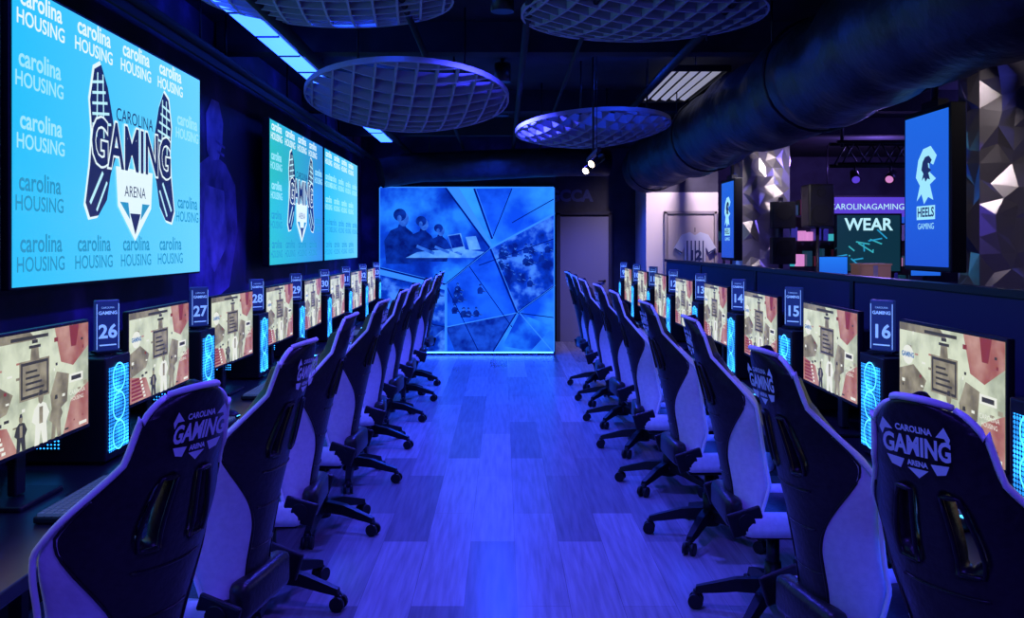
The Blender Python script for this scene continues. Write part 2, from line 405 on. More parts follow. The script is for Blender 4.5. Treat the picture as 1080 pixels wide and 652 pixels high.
b = B()
M['wg1'] = noise_mat('graphic_purple', (.05, .03, .16), (.24, .14, .55), 4, .7, detail=7); M['wg2'] = noise_mat('graphic_violet', (.10, .07, .30), (.36, .24, .7), 5, .7, detail=7)
m = T((WL+.004, 6.35, 1.9)) @ FACE_PX
b.poly([(-.52, -.60, 0), (-.2, -.75, 0), (.35, -.62, 0), (.56, -.2, 0), (.50, .16, 0), (.26, .30, 0), (.1, .33, 0), (-.1, .33, 0), (-.3, .26, 0), (-.5, .1, 0)], 'wg1', m)
b.poly([(-.16, .36, .001), (-.18, .62, .001), (-.06, .74, .001), (.1, .74, .001), (.2, .6, .001), (.18, .44, .001), (.1, .32, .001), (-.08, .30, .001)], 'wg2', m)
b.line((.02, .45), (.24, .42), .02, .002, 'wg1', m); b.line((.05, .38), (.22, .36), .02, .002, 'wg1', m)
b.poly([(-.25, -.3, .001), (.0, -.5, .001), (.3, -.3, .001), (.22, .1, .001), (-.2, .12, .001)], 'wg2', m)
b.done('wall_player_graphic')

# ---------------------------------------------------------------- chair
def chair_mesh():
    keys = [(0, .19), (.1, .205), (.25, .195), (.38, .215), (.5, .25), (.6, .252), (.68, .218), (.76, .162), (.84, .140), (.92, .133), (.965, .116), (.99, .090), (1, .070)]
    def wlin(v):
        for i in range(len(keys)-1):
            if v <= keys[i+1][0]:
                t = (v-keys[i][0])/(keys[i+1][0]-keys[i][0]); return keys[i][1]+t*(keys[i+1][1]-keys[i][1])
        return keys[-1][1]
    def w(v):
        if v > .9: return wlin(v)
        return sum(wlin(min(1, max(0, v+d))) for d in (-.05, -.025, 0, .025, .05))/5
    vs_ = [i/46*.92 for i in range(47)] + [.94, .96, .975, .988, 1.0]
    H = .85
    def ubf(v):
        t = max(0, min(1, (v-.26)/.42)); return min(.965, .42+.60*t*t*(3-2*t))
    def pt(u, v):
        k = max(0, min(1, (v-.55)/.25)); bk = .15*(1-k)+.045*k
        if v < .15: bk *= .6+.4*v/.15
        x = u*w(v)*(1-.06*abs(u)**3)
        y = bk*abs(u)**2.4 + .018*math.sin(v*math.pi)
        z = v*H - (.028*abs(u)**2.5 if v > .93 else 0)
        return Vector((x, y-.018*v, z))
    def cols(v):
        ub = ubf(v); half = [ub*t for t in (0, .10, .20, .30, .41, .52, .63, .75, .87, 1.0)] + [ub+(1-ub)*t for t in (.25, .5, .75, 1)]
        return [-a for a in half[:0:-1]] + half
    nc = len(cols(0)); hc = nc//2
    bm = bmesh.new()
    grid = [[bm.verts.new(pt(u, v)) for u in cols(v)] for v in vs_]
    for j in range(len(vs_)-1):
        for i in range(nc-1):
            a = abs(i-hc) if i >= hc else abs(i+1-hc)
            v = (vs_[j]+vs_[j+1])/2
            if .555 < v < .755 and a in (2, 3):
                if not ((v < .575 or v > .735) and a == 3): continue
            f = bm.faces.new((grid[j][i], grid[j][i+1], grid[j+1][i+1], grid[j+1][i]))
            f.material_index = 1 if (a >= 9 and v < .70) else 0; f.smooth = True
    me = bpy.data.meshes.new('back'); bm.to_mesh(me); bm.free()
    me.materials.append(M['leather']); me.materials.append(M['white'])
    ob = link(bpy.data.objects.new('back', me))
    so = ob.modifiers.new('s', 'SOLIDIFY'); so.thickness = .055; so.offset = -1
    sb = ob.modifiers.new('b', 'SUBSURF'); sb.levels = 1
    dg = bpy.context.evaluated_depsgraph_get()
    me2 = bpy.data.meshes.new_from_object(ob.evaluated_get(dg)); bpy.data.objects.remove(ob)
    b = B(); b.mi('leather'); b.mi('white')
    R = T((0, -.19, .46)) @ Matrix.Rotation(math.radians(12), 4, 'X')
    b.add(me2, R)
    for sg in (-1, 1):
        b.tube([R @ (pt(sg, v)+Vector((sg*.004, 0, 0))) for v in vs_], .0075, 'piping', 8)
        pts = [R @ (pt(sg*ubf(v), v)+Vector((0, -.002, 0))) for v in vs_[:36]]
        b.tube(pts, .0035, 'leather', 6)
    b.tube([R @ (pt(-1+2*i/20, 1)+Vector((0, .0, .004))) for i in range(21)], .0075, 'piping', 8)
    for sg in (-1, 1):
        def uc(t, v): return ubf(v)*t
        loop = [(.20, .56), (.20, .757), (.42, .757), (.42, .56), (.20, .56)]
        pts = []
        for a, c in zip(loop[:-1], loop[1:]):
            for k in range(5):
                tt = a[0]+(c[0]-a[0])*k/5; vv = a[1]+(c[1]-a[1])*k/5
                pts.append(R @ (pt(sg*uc(tt, vv), vv)+Vector((0, -.003, 0))))
        pts.append(pts[0]); b.tube(pts, .0055, 'black', 6)
    for v in (.2, .36, .50): b.tube([R @ (pt(u*.4, v)+Vector((0, -.001, 0))) for u in [i/6-1 for i in range(13)]], .003, 'leather', 5)
    lm = R @ T((0, .0, .745)) @ FACE_NY @ Matrix.Diagonal((.78, .90, 1, 1))
    b.text('GAMING', .050, 0, 0.0, .014, 'logo', lm, sy=1.25, offset=.0018, shear=.15)
    b.text('CAROLINA', .021, 0, .042, .014, 'logo', lm, offset=.0008)
    b.text('ARENA', .018, 0, -.040, .014, 'logo', lm, offset=.0008)
    b.poly([(-.030, -.052, .014), (0, -.074, .014), (.030, -.052, .014)], 'logo', lm)
    for sg in (-1, 1):
        pp = [(sg*.062, .034), (sg*.088, .060), (sg*.102, .034), (sg*.095, .018), (sg*.086, .034)]
        b.poly([(x, y, .013) for x, y in (pp if sg < 0 else pp[::-1])], 'logo', lm)
        pp = [(sg*.038, -.034), (sg*.090, -.030), (sg*.078, -.052), (sg*.052, -.058)]
        b.poly([(x, y, .013) for x, y in (pp if sg > 0 else pp[::-1])], 'logo', lm)
    b.box((0, .06, .445), (.40, .50, .085), 'leather', bevel=.03, seg=3, smooth=True)
    for sg in (-1, 1): b.box((sg*.210, .05, .46), (.09, .46, .10), 'white', rot=(0, sg*-.25, 0), bevel=.032, seg=3, smooth=True)
    b.box((0, -.2, .49), (.34, .07, .12), 'leather', bevel=.025, smooth=True)
    for sg in (-1, 1):
        b.box((sg*.235, -.17, .48), (.02, .14, .10), 'black', rot=(.3, 0, 0), bevel=.008)
        b.cyl((sg*.225, -.17, .48), (sg*.252, -.17, .48), .034, 'black', seg=20)
    b.box((0, 0, .39), (.22, .28, .05), 'black', bevel=.01)
    b.cyl((0, 0, .12), (0, 0, .37), .027, 'metal', seg=18); b.cyl((0, 0, .10), (0, 0, .24), .042, 'black', r1=.034, seg=18)
    b.cyl((.1, .05, .385), (.27, .05, .365), .008, 'metal')
    b.cyl((0, 0, .075), (0, 0, .14), .055, 'black', seg=20)
    for k in range(5):
        a = math.radians(90+72*k+20); d = Vector((math.cos(a), math.sin(a), 0)); n = Vector((-d.y, d.x, 0))
        prof = [(.03, .135, .032, .03), (.15, .125, .028, .026), (.25, .10, .024, .02), (.325, .082, .02, .014)]
        rings = []
        for (r, z, hw, hh) in prof:
            rings.append([b.bm.verts.new(d*r+n*sx*hw+Vector((0, 0, z+sz*hh))) for sx, sz in ((-1, -1), (1, -1), (.7, 1), (-.7, 1))])
        bi = b.mi('black')
        for i in range(3):
            for j in range(4):
                f = b.bm.faces.new((rings[i][j], rings[i][(j+1) % 4], rings[i+1][(j+1) % 4], rings[i+1][j])); f.material_index = bi
        f = b.bm.faces.new(rings[-1]); f.material_index = bi
        c = d*.325
        b.cyl(c+Vector((0, 0, .05)), c+Vector((0, 0, .08)), .012, 'metal')
        for sg in (-1, 1):
            b.cyl(c+n*sg*.010+Vector((0, 0, .032)), c+n*sg*.030+Vector((0, 0, .032)), .032, 'black', seg=20)
        b.box(c+Vector((0, 0, .055)), (.03, .03, .03), 'black', rot=(0, 0, a), bevel=.006)
    return b.mesh('gaming_chair')
CM = chair_mesh()

# ---------------------------------------------------------------- monitor
def monitor_mesh():
    b = B(); w, h, zc = .345, .1925, .360
    b.box((-.012, 0, zc), (.024, 2*w, 2*h), 'black', bevel=.004)
    b.box((-.035, 0, zc), (.03, .4, .22), 'black', bevel=.01)
    b.box((-.065, 0, .21), (.03, .06, .38), 'black', bevel=.006)
    b.box((-.08, 0, .008), (.2, .26, .016), 'black', bevel=.005)
    m = T((0, 0, zc)) @ FACE_PX
    W, Hh = w-.008, h-.010
    def r(u0, v0, u1, v1, z, mt): b.rect(-W+2*W*u0, -Hh+2*Hh*v0, -W+2*W*u1, -Hh+2*Hh*v1, z, mt, m)
    def pl(pts, z, mt): b.poly([(-W+2*W*u, -Hh+2*Hh*v, z) for u, v in pts], mt, m)
    r(0, 0, 1, 1, .0010, 'screen')
    pl([(0, .28), (.25, .36), (.30, .5), (.16, .62), (0, .55)], .0012, 's_tan')
    pl([(.64, .2), (.78, .3), (.80, .55), (.68, .60), (.62, .4)], .0012, 's_tan')
    pl([(0, 0), (.34, 0), (.25, .24), (0, .30)], .0014, 's_pink')
    pl([(.74, 0), (1, 0), (1, .42), (.82, .30)], .0014, 's_pink')
    pl([(0, .93), (.5, .93), (.44, 1), (0, 1)], .0014, 's_tan')
    pl([(.66, 1), (.72, .68), (.84, .62), (1.0, .78), (1, 1)], .0014, 's_pink')
    pl([(.80, 1), (.82, .80), (.87, .80), (.90, 1)], .0016, 's_red')
    rn = random.Random(3)
    for i in range(46):   # small detail of the painted game scene
        u, v = rn.random()*.96, rn.random()*.94; du, dv = rn.uniform(.008, .04), rn.uniform(.008, .04)
        if .33 < u < .63 and v > .36: continue
        r(u, v, min(1, u+du), min(1, v+dv), .00165+i*.000002, rn.choice(['s_tan', 's_tan', 's_white', 's_pink', 's_dark', 's_red']))
    for i in range(6):
        r(.03, .03+.042*i, .20-.012*i, .055+.042*i, .0018, 's_red'); r(.21-.012*i, .03+.042*i, .24-.012*i, .055+.042*i, .0018, 's_white')
    r(.35, .42, .61, .76, .0018, 's_tan'); r(.362, .435, .598, .745, .0020, 's_dark'); r(.375, .46, .585, .72, .0022, 's_tan')
    for i in range(4): r(.40, .50+.05*i, .56-.02*i, .52+.05*i, .0024, 's_dark')
    pl([(.44, .76), (.52, .76), (.51, .87), (.45, .87)], .0018, 's_tan'); r(.43, .86, .53, .885, .002, 's_dark'); r(.455, .9, .505, .93, .002, 's_dark')
    def fig(u, s, body):
        pl([(u-.06*s, 0), (u-.015*s, 0), (u, .14*s), (u+.02*s, 0), (u+.065*s, 0), (u+.055*s, .2*s), (u+.085*s, .28*s), (u+.05*s, .38*s), (u+.015*s, .40*s), (u-.02*s, .40*s), (u-.06*s, .35*s), (u-.085*s, .24*s), (u-.05*s, .2*s)], .0024, body)
        b.disc(-W+2*W*u, -Hh+2*Hh*.45*s, .017*s, .023*s, .0026, 's_tan', m, 12)
        pl([(u-.02*s, .47*s), (u+.02*s, .47*s), (u+.014*s, .52*s), (u-.014*s, .52*s)], .0028, 's_dark')
        r(u-.015*s, .2*s, u+.02*s, .36*s, .0026, 's_tan')
    fig(.53, .92, 's_white'); fig(.67, .75, 's_tan'); fig(.36, .62, 's_dark')
    r(.80, .46, .94, .54, .002, 's_white'); r(.82, .48, .92, .52, .0022, 's_dark')
    b.text('CAROLINA', .022, -W+2*W*.88, -Hh+2*Hh*.36, .0024, 's_white', m); b.text('HOUSING', .02, -W+2*W*.88, -Hh+2*Hh*.30, .0024, 's_white', m)
    b.disc(-W+2*W*.10, -Hh+2*Hh*.70, .042, .034, .0019, 's_white', m, 16)
    b.text('GAMING', .024, -W+2*W*.10, -Hh+2*Hh*.70, .0024, 's_blue', m, offset=.001)
    r(.90, .03, .98, .06, .002, 's_white'); r(.28, .94, .6, .97, .0018, 's_dark')
    b.box((.0008, 0, zc-h+.006), (.003, 2*w, .012), 'black')
    return b.mesh('computer_monitor')
MON = monitor_mesh()

TH_PC = .385
def tower_mesh():
    b = B(); w, h, d = .22, TH_PC, .42
    b.box((-d/2, 0, h/2), (d, w, h), 'black', bevel=.006)
    m = T((.001, 0, h/2)) @ FACE_PX
    b.rect(-w/2+.022, -h/2+.03, w/2-.022, h/2-.04, .001, 'fan', m)
    for z in (-.11, .0, .11):
        n = 24
        for i in range(n):
            a0, a1 = 2*math.pi*i/n, 2*math.pi*(i+1)/n
            b.poly([(.056*math.cos(a0), z+.056*math.sin(a0), .002), (.056*math.cos(a1), z+.056*math.sin(a1), .002), (.050*math.cos(a1), z+.050*math.sin(a1), .002), (.050*math.cos(a0), z+.050*math.sin(a0), .002)], 'fanring', m)
    m2 = T((-d/2, -w/2-.001, h/2)) @ FACE_NY
    b.rect(-d/2+.06, -h/2+.05, d/2-.17, h/2-.08, .001, 'fan', m2)
    b.box((-.06, 0, h+.002), (.06, .1, .006), 'metal')
    for sx in (-.05, -.36):
        for sy in (-.08, .08): b.box((sx, sy, -.006), (.04, .02, .012), 'blackm')
    return b.mesh('desktop_computer')
PC = tower_mesh()

def keyboard_mesh():
    b = B()
    b.box((0, 0, .012), (.15, .44, .02), 'black', bevel=.005)
    for r in range(6):
        for c in range(17):
            if r == 0 and 4 <= c <= 8:
                if c == 4: b.box((.058, -.205+c*.0256+.051, .026), (.018, .12, .01), 'key')
                continue
            b.box((.058-r*.0225, -.205+c*.0256, .026), (.018, .021, .01), 'key')
    return b.mesh('keyboard')
KB = keyboard_mesh()
def mouse_mesh():
    b = B()
    bm = bmesh.new(); bmesh.ops.create_uvsphere(bm, u_segments=20, v_segments=12, radius=1)
    bmesh.ops.scale(bm, vec=(.06, .033, .036), verts=bm.verts)
    for v in bm.verts:
        if v.co.z < 0: v.co.z = 0
        v.co.z *= 1-.3*max(0, -v.co.x)/.06
    b.tmp(bm, 'black', T((0, 0, .004)), smooth=True)
    b.box((-.02, 0, .036), (.02, .006, .008), 'fanring'); b.tube([(.05, -.02, .012), (.058, 0, .014), (.05, .02, .012)], .002, 'fanring')
    return b.mesh('computer_mouse')
MO = mouse_mesh()

M['signb'] = mat('sign_board', (.02, .03, .10), .4, em=(.012, .03, .20), es=.5)
M['signt'] = mat('sign_print', (.3, .45, .7), .4, em=(.25, .5, .95), es=.8)
def sign(num, loc, rz):
    b = B()
    b.box((0, 0, .105), (.022, .092, .195), 'signb', bevel=.004)
    b.box((0, 0, .004), (.06, .097, .008), 'black')
    m = T((.0115, 0, .10)) @ FACE_PX
    b.text(str(num), .072, 0, -.020, .001, 'signt', m, offset=.002)
    b.text('GAMING', .018, 0, .053, .001, 'signt', m, offset=.0005); b.rect(-.032, -.072, .032, -.067, .001, 'signt', m)
    b.text('CAROLINA', .010, 0, .073, .001, 'signt', m)
    for sx in (-.043, .040): b.rect(sx, -.085, sx+.003, .088, .001, 'signt', m)
    return b.done('station_number_sign', loc, rz)

PITCH = 1.03; Y0 = 1.81; N = 9; DT = .78
for side in (-1, 1):
    XM = -1.49 if side < 0 else 1.43
    rz = 0 if side < 0 else math.pi
    ya, yb = Y0-.65, Y0+PITCH*(N-1)+.66
    b = B(); xf, xb = 1.18, 1.94
    L = yb-ya
    b.box((side*(xf+xb)/2, (ya+yb)/2, DT-.02), (xb-xf, L, .04), 'desk', bevel=.004)
    b.box((side*(xb-.04), (ya+yb)/2, DT-.22), (.03, L-.05, .3), 'desk')
    for k in range(N+1):
        yy = ya+.06+(L-.12)*k/N
        b.box((side*(xf+.34), yy, .37), (.05, .05, .74), 'metal'); b.box((side*(xb-.12), yy, .37), (.05, .05, .74), 'metal')
        b.box((side*(xf+xb)/2, yy, .715), (xb-xf-.2, .05, .05), 'metal'); b.box((side*(xf+xb)/2+side*.12, yy, .015), (xb-xf-.3, .07, .03), 'metal')
    b.box((side*(xf+.06), (ya+yb)/2, DT-.05), (.015, L-.1, .012), 'led_blue')
    b.done('computer_desk')
    for k in range(N):
        y = Y0+PITCH*k
        inst(MON, 'computer_monitor', (XM, y-(.02 if side < 0 else 0), DT), rz + random.uniform(-.03, .03))
        inst(PC, 'desktop_computer', (XM+side*-.02, y+PITCH/2+.02, DT+.012), rz)
        sign((25+k) if side < 0 else (17-k), (XM+side*.03, y+PITCH/2+.03, DT+.012+TH_PC+.008), rz+side*.75)
        inst(KB, 'keyboard', (side*1.30, y-.04, DT), rz + random.uniform(-.08, .08))
        inst(MO, 'computer_mouse', (side*1.30, y+.30*(1 if side < 0 else -1), DT), rz)
# chairs
yaws_l = [26, 10, -3, 3, -5, 4, 0, -4, 5]
yaws_r = [-30, -10, 2, -3, 5, -4, 2, 4, -3]
xr = [1.16, 1.13, 1.17, 1.12, 1.10, 1.10, 1.08, 1.09, 1.08]
for k in range(N):
    cx, cy = -1.03, Y0+.06+PITCH*k
    if k == 0: cx, cy = -1.0, 2.12
    if k == 1: cx, cy = -.98, 2.92
    inst(CM, 'gaming_chair', (cx+random.uniform(-.015, .015), cy, 0), math.radians(-yaws_l[k]+90))
    cx, cy = xr[k], Y0-.08+PITCH*k
    if k == 0: cy = 1.98
    if k == 1: cy = 2.70
    inst(CM, 'gaming_chair', (cx+random.uniform(-.01, .01), cy, 0), math.radians(-90-yaws_r[k]))

# right partition behind desks
b = B()
M['part'] = mat('partition_fabric', (.02, .022, .05), .7)
for i in range(5):
    ya = 1.2+i*1.9
    b.box((2.0, ya+.93, .70), (.05, 1.84, 1.40), 'part', bevel=.008)
    b.box((2.0, ya-.02, .71), (.06, .05, 1.42), 'metal')
b.box((2.0, 5.95, 1.41), (.07, 9.5, .03), 'metal')
b.done('desk_partition')

# ---------------------------------------------------------------- faceted metal columns
def column(x, y, w, d, h, name='faceted_metal_column'):
    b = B(); i = b.mi('facet')
    rnd = random.Random(int(x*10+y))
    def side(o, ux, nrm, width):
        nx = max(3, int(width/.085)); nz = int(h/.10)
        g = []
        for r in range(nz+1):
            row = []
            for c in range(nx+1):
                e = 0 if c in (0, nx) else rnd.uniform(-.01, .055)
                jx = 0 if c in (0, nx) else rnd.uniform(-.03, .03); jz = 0 if r in (0, nz) else rnd.uniform(-.03, .03)
                p = Vector(o)+Vector(ux)*(width*c/nx+jx)+Vector((0, 0, h*r/nz+jz))+Vector(nrm)*e
                row.append(b.bm.verts.new(p))
            g.append(row)
        for r in range(nz):
            for c in range(nx):
                a, bb, cc, dd = g[r][c], g[r][c+1], g[r+1][c+1], g[r+1][c]
                for tri in (((a, bb, cc), (a, cc, dd)) if rnd.random() < .5 else ((a, bb, dd), (bb, cc, dd))):
                    f = b.bm.faces.new(tri); f.material_index = i
    side((-w/2, -d/2, 0), (1, 0, 0), (0, -1, 0), w); side((w/2, -d/2, 0), (0, 1, 0), (1, 0, 0), d)
    side((w/2, d/2, 0), (-1, 0, 0), (0, 1, 0), w); side((-w/2, d/2, 0), (0, -1, 0), (-1, 0, 0), d)
    return b.done(name, (x, y, 0))
M['facet'] = mat('crumpled_metal', (.60, .55, .57), .30, .75)
column(3.15, 5.25, .75, .24, ZC-.002)
column(3.02, 10.3, .54, .4, ZC-.002)

def portrait(x, y, z, w=.5, h=.92):
    b = B()
    b.box((.045, 0, 0), (.09, w, h), 'black', bevel=.008)
    b.rect(-w/2+.02, -h/2+.03, w/2-.02, h/2-.03, .0015, 'vtv', FACE_NX)
    m = FACE_NX
    pts = [(-.12, .0), (-.09, .10), (-.03, .16), (.06, .17), (.13, .11), (.09, .06), (.04, .08), (.05, .02), (.12, -.02), (.05, -.05), (.09, -.14), (.03, -.12), (-.02, -.16), (-.05, -.10), (-.11, -.14), (-.07, -.05)]
    b.poly([(px, py+.08, .003) for px, py in pts], 'gpale', m)
    b.poly([(px*.5+.01, py*.45+.12, .004) for px, py in pts], 'navy', m)
    b.rect(-.11, -.17, .11, -.09, .003, 'gpale', m); b.text('HEELS', .075, 0, -.13, .004, 'navy', m, offset=.002); b.text('GAMING', .05, 0, -.21, .003, 'gpale', m)
    b.cyl((.05, 0, h/2), (.05, 0, ZC-z), .02, 'metal')
    b.box((.05, 0, h/2+.02), (.06, .2, .05), 'metal')
    return b.done('hanging_portrait_display', (x, y, z))
portrait(2.45, 5.10, P(981, 201, 5.13).z, .56, .94)
portrait(2.45, 9.6, P(767, 232, 9.6).z, .55, .88)

b = B()
for z in (1.93, 1.53):
    b.box((0, 0, z), (.26, .12, .30), 'black', bevel=.01)
    b.cyl((0, -.061, z+.03), (0, -.07, z+.03), .09, 'blackm', seg=24)
b.box((0, .07, 1.73), (.04, .04, .8), 'metal')
b.done('wall_speaker', (3.14, 9.88, 0))

# ---------------------------------------------------------------- ceiling clouds
def cloud(x, y, z, R, hgt, bowl, rot):
    b = B(); i = b.mi('felt'); sp = .13; n = int(R/sp)
    def zt(r): return -bowl*(1-(r/R)**2)
    for k in range(-n, n+1):
        c = k*sp; L = math.sqrt(max(0, R*R-c*c))
        if L < .05: continue
        for axis in (0, 1):
            segs = 14; prev = None
            for s_ in range(segs+1):
                t = -L+2*L*s_/segs; r = math.hypot(c, t)
                pxy = (t, c) if axis == 0 else (c, t)
                hh = hgt*(1-.7*(r/R)**2)
                a = b.bm.verts.new((*pxy, zt(r)+hh*.5)); bb = b.bm.verts.new((*pxy, zt(r)-hh*.5))
                if prev:
                    f = b.bm.faces.new((prev[0], prev[1], bb, a)); f.material_index = i
                prev = (a, bb)
    prev = None
    for s_ in range(49):
        a_ = 2*math.pi*s_/48; px_, py_ = R*math.cos(a_), R*math.sin(a_)
        a = b.bm.verts.new((px_, py_, .018)); bb = b.bm.verts.new((px_, py_, -.018))
        if prev: f = b.bm.faces.new((prev[0], prev[1], bb, a)); f.material_index = i
        prev = (a, bb)
    for a_ in (.7, 2.3, 3.9, 5.5):
        q = Vector((R*.7*math.cos(a_), R*.7*math.sin(a_), -bowl*.5)); q2 = Euler(rot).to_matrix().inverted() @ Vector((0, 0, ZC-z-.02))
        b.cyl(q, q+q2, .003, 'metal', seg=6)
    o = b.done('acoustic_ceiling_cloud', (x, y, z)); o.rotation_euler = rot
    so = o.modifiers.new('s', 'SOLIDIFY'); so.thickness = .013; so.offset = 0
    return o
def cl(px, py, wpx, R, hgt, bowl, rot):
    d = F*2*R/wpx; p = P(px, py, d); cloud(p.x, d, p.z, R, hgt, bowl, rot)
cl(430, 103, 212, .70, .13, .11, (math.radians(-10), math.radians(2), .2))
cl(625, 135, 162, .70, .12, .09, (math.radians(-6), 0, .5))
cl(678, 14, 255, .70, .10, .06, (math.radians(1), 0, .3))
cl(345, -4, 265, .70, .10, .06, (math.radians(1), 0, .1))

# ---------------------------------------------------------------- ducts, pipes, beams
b = B(); pts = []; rs = []
for i in range(110):
    y = 1.2+i*.1
    pts.append((1.98+.03*math.sin(i*.17), y, 2.66+.02*math.sin(i*.45))); rs.append(.33+.012*math.sin(i*.95)+random.uniform(-.010, .010))
b.tube(pts, rs, 'duct', 32)
for y in (2.5, 5.5, 8.5, 11.5):
    b.tube([(1.98+.355*math.cos(a*math.pi/16), y, 2.66+.355*math.sin(a*math.pi/16)) for a in range(33)], .010, 'metal', 6)
    for sx in (-.3, .3): b.cyl((1.98+sx, y, 2.85), (1.98+sx, y, ZC), .006, 'metal', seg=6)
b.done('ventilation_duct')
b = B()
pts = [(-1.65, 11.9, 2.56), (-1.4, 12.0, 2.62), (-1.1, 12.1, 2.66), (-.5, 12.1, 2.68), (.4, 12.1, 2.72), (1.0, 12.1, 2.74), (1.45, 12.2, 2.74)]
b.tube(pts, [.2, .21, .2, .21, .2, .2, .2], 'duct', 24)
b.cyl((-1.0, 12.05, 2.85), (-1.0, 12.05, ZC), .01, 'metal'); b.cyl((.8, 12.1, 2.9), (.8, 12.1, ZC), .01, 'metal')
b.done('cross_duct')
b = B()
for y in (3.6, 6.4, 9.2, 11.2): b.box((3, y, ZC-.11), (10.1, .16, .22), 'ceil')  # beams across the ceiling
b.done('ceiling_beam_1')
b = B()
for x, r, z in ((-1.85, .03, 2.95), (-1.35, .035, 3.05), (-.55, .02, 3.06), (.15, .025, 3.07), (.5, .015, 3.02), (1.25, .03, 3.04), (2.75, .04, 2.9), (3.4, .03, 2.98)):
    b.tube([(x, -1, z-.12), (x, 4, z-.12), (x, 9, z-.12), (x, 12.9, z-.12)], r, 'blackm', 10)
for k in range(6):
    y = 1+2.2*k
    for x in (-1.85, 1.25, 2.75): b.cyl((x, y, 2.85), (x, y, ZC), .005, 'metal', seg=6)
b.done('ceiling_pipework')
b = B()
b.box((-1.93, 6.2, 2.86), (.1, 11.2, .05), 'blackm'); b.box((-1.86, 6.2, 2.80), (.02, 11.2, .10), 'blackm')
for k in range(7): b.cyl((-1.93, .9+k*1.75, 2.88), (-1.93, .9+k*1.75, ZC), .008, 'metal')
b.done('cable_tray')
for (ya, yb) in ((2.2, 8.2), (9.6, 11.8)):
    b = B()
    b.box((0, 0, .03), (.18, yb-ya, .06), 'metal'); b.box((0, 0, -.004), (.15, yb-ya-.03, .012), 'led_strip')
    b.box((-.095, 0, .03), (.012, yb-ya-.03, .03), 'led_strip'); b.box((.095, 0, .03), (.012, yb-ya-.03, .03), 'led_strip')  # glowing sides added to spill blue onto the ceiling
    for q in range(1, int((yb-ya)/.6)): b.box((0, -(yb-ya)/2+q*.6, -.012), (.16, .02, .012), 'metal')
    for k in (-.4, .4): b.cyl((0, k*(yb-ya), .05), (0, k*(yb-ya), ZC-2.98), .006, 'metal', seg=6)
    b.done('linear_led_light', (-1.55, (ya+yb)/2, 2.98))
b = B()
w_, l_ = .52, 1.6
for sx in (-w_/2, w_/2): b.box((sx, 0, 0), (.03, l_, .05), 'metal')
for sy in (-l_/2, l_/2): b.box((0, sy, 0), (w_, .03, .05), 'metal')
for k in range(5): b.box((-.19+k*.095, 0, 0), (.05, l_-.04, .012), 'louvre', rot=(0, .3, 0))
for sy in (-.7, .7): b.cyl((0, sy, 0), (0, sy, .16), .006, 'metal', seg=6)
b.done('ceiling_louvre', (1.62, 8.1, ZC-.14))
b = B()
b.cyl((0, 0, .0), (0, 0, ZC-2.33), .008, 'metal'); b.cyl((.03, 0, .0), (.03, .0, ZC-2.33), .003, 'metal', seg=6)
b.box((0, 0, 0), (.03, .9, .03), 'metal')
for sy, dr in ((-.3, (-.5, -.4, -.35)), (.3, (-.4, -.5, -.4))):
    d = Vector(dr).normalized(); o = Vector((.0, sy, -.07))
    b.cyl(o+Vector((0, 0, .07)), o, .008, 'metal'); b.cyl(o-d*.06, o+d*.07, .032, 'black', seg=20)
    b.cyl(o+d*.071, o+d*.074, .028, 'spot_warm', seg=20)
b.done('pendant_track_light', (.74, 7.2, 2.33))

# ---------------------------------------------------------------- shop area on the right
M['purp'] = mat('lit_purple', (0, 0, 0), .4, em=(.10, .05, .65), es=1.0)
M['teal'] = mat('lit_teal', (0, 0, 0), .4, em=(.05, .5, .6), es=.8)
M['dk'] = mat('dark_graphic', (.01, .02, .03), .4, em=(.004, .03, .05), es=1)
M['brown'] = mat('cardboard_glow', (.35, .2, .14), .7, em=(.35, .17, .12), es=.2)  # brown card plus a faint painted-in glow, not a light source
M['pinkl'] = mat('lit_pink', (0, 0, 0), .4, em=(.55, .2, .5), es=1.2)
M['merch1'] = mat('merch_blue', (.1, .15, .5), .6); M['merch2'] = mat('merch_grey', (.4, .4, .45), .6); M['merch3'] = mat('merch_red', (.4, .06, .08), .6)
b = B()
b.box((0, .03, 0), (1.5, .06, .45), 'black'); b.rect(-.73, -.2, .73, .2, .002, 'purp', FACE_NY)
b.text('CAROLINAGAMING', .13, 0, .05, .004, 'glight', FACE_NY); b.rect(-.73, -.2, .73, -.1, .003, 'vtv', FACE_NY)
b.cyl((-.6, .03, .22), (-.6, .03, 1.0), .01, 'metal'); b.cyl((.6, .03, .22), (.6, .03, 1.0), .01, 'metal')
b.done('lit_banner', (5.62, 13.6, 2.13))
b = B()
b.box((0, .03, 0), (.95, .06, .85), 'black'); b.rect(-.45, -.4, .45, .4, .002, 'dk', FACE_NY)
b.text('WEAR', .24, 0, .26, .004, 'glight', FACE_NY, offset=.006)
for i in range(18):
    a = random.uniform(-.4, .35); c = random.uniform(-.36, .08); b.line((a, c), (a+random.uniform(-.25, .25), c+random.uniform(-.1, .14)), .02, .003+i*.0003, 'teal' if i % 3 == 0 else ('gteal' if i % 3 == 1 else 'dk'), FACE_NY)
for sx in (-.35, .35): b.box((sx, .05, -1.0), (.05, .05, 1.2), 'metal'); b.box((sx, .05, -1.595), (.08, .5, .05), 'metal')
b.done('poster_stand', (5.23, 12.6, 1.62))
b = B()
b.box((0, 0, .5), (3.2, .6, 1.0), 'part', bevel=.01); b.box((0, 0, 1.02), (3.3, .7, .04), 'desk')
b.box((-1.6, -.31, .5), (.03, .01, .9), 'led_blue')
b.done('shop_counter', (5.6, 11.4, 0))
b = B(); b.box((0, 0, .15), (.40, .3, .30), 'brown', bevel=.01); b.box((0, 0, .305), (.42, .32, .02), 'brown'); b.box((0, -.152, .15), (.06, .003, .3), 'pdoor'); b.done('cardboard_box', (4.76, 11.4, 1.04))
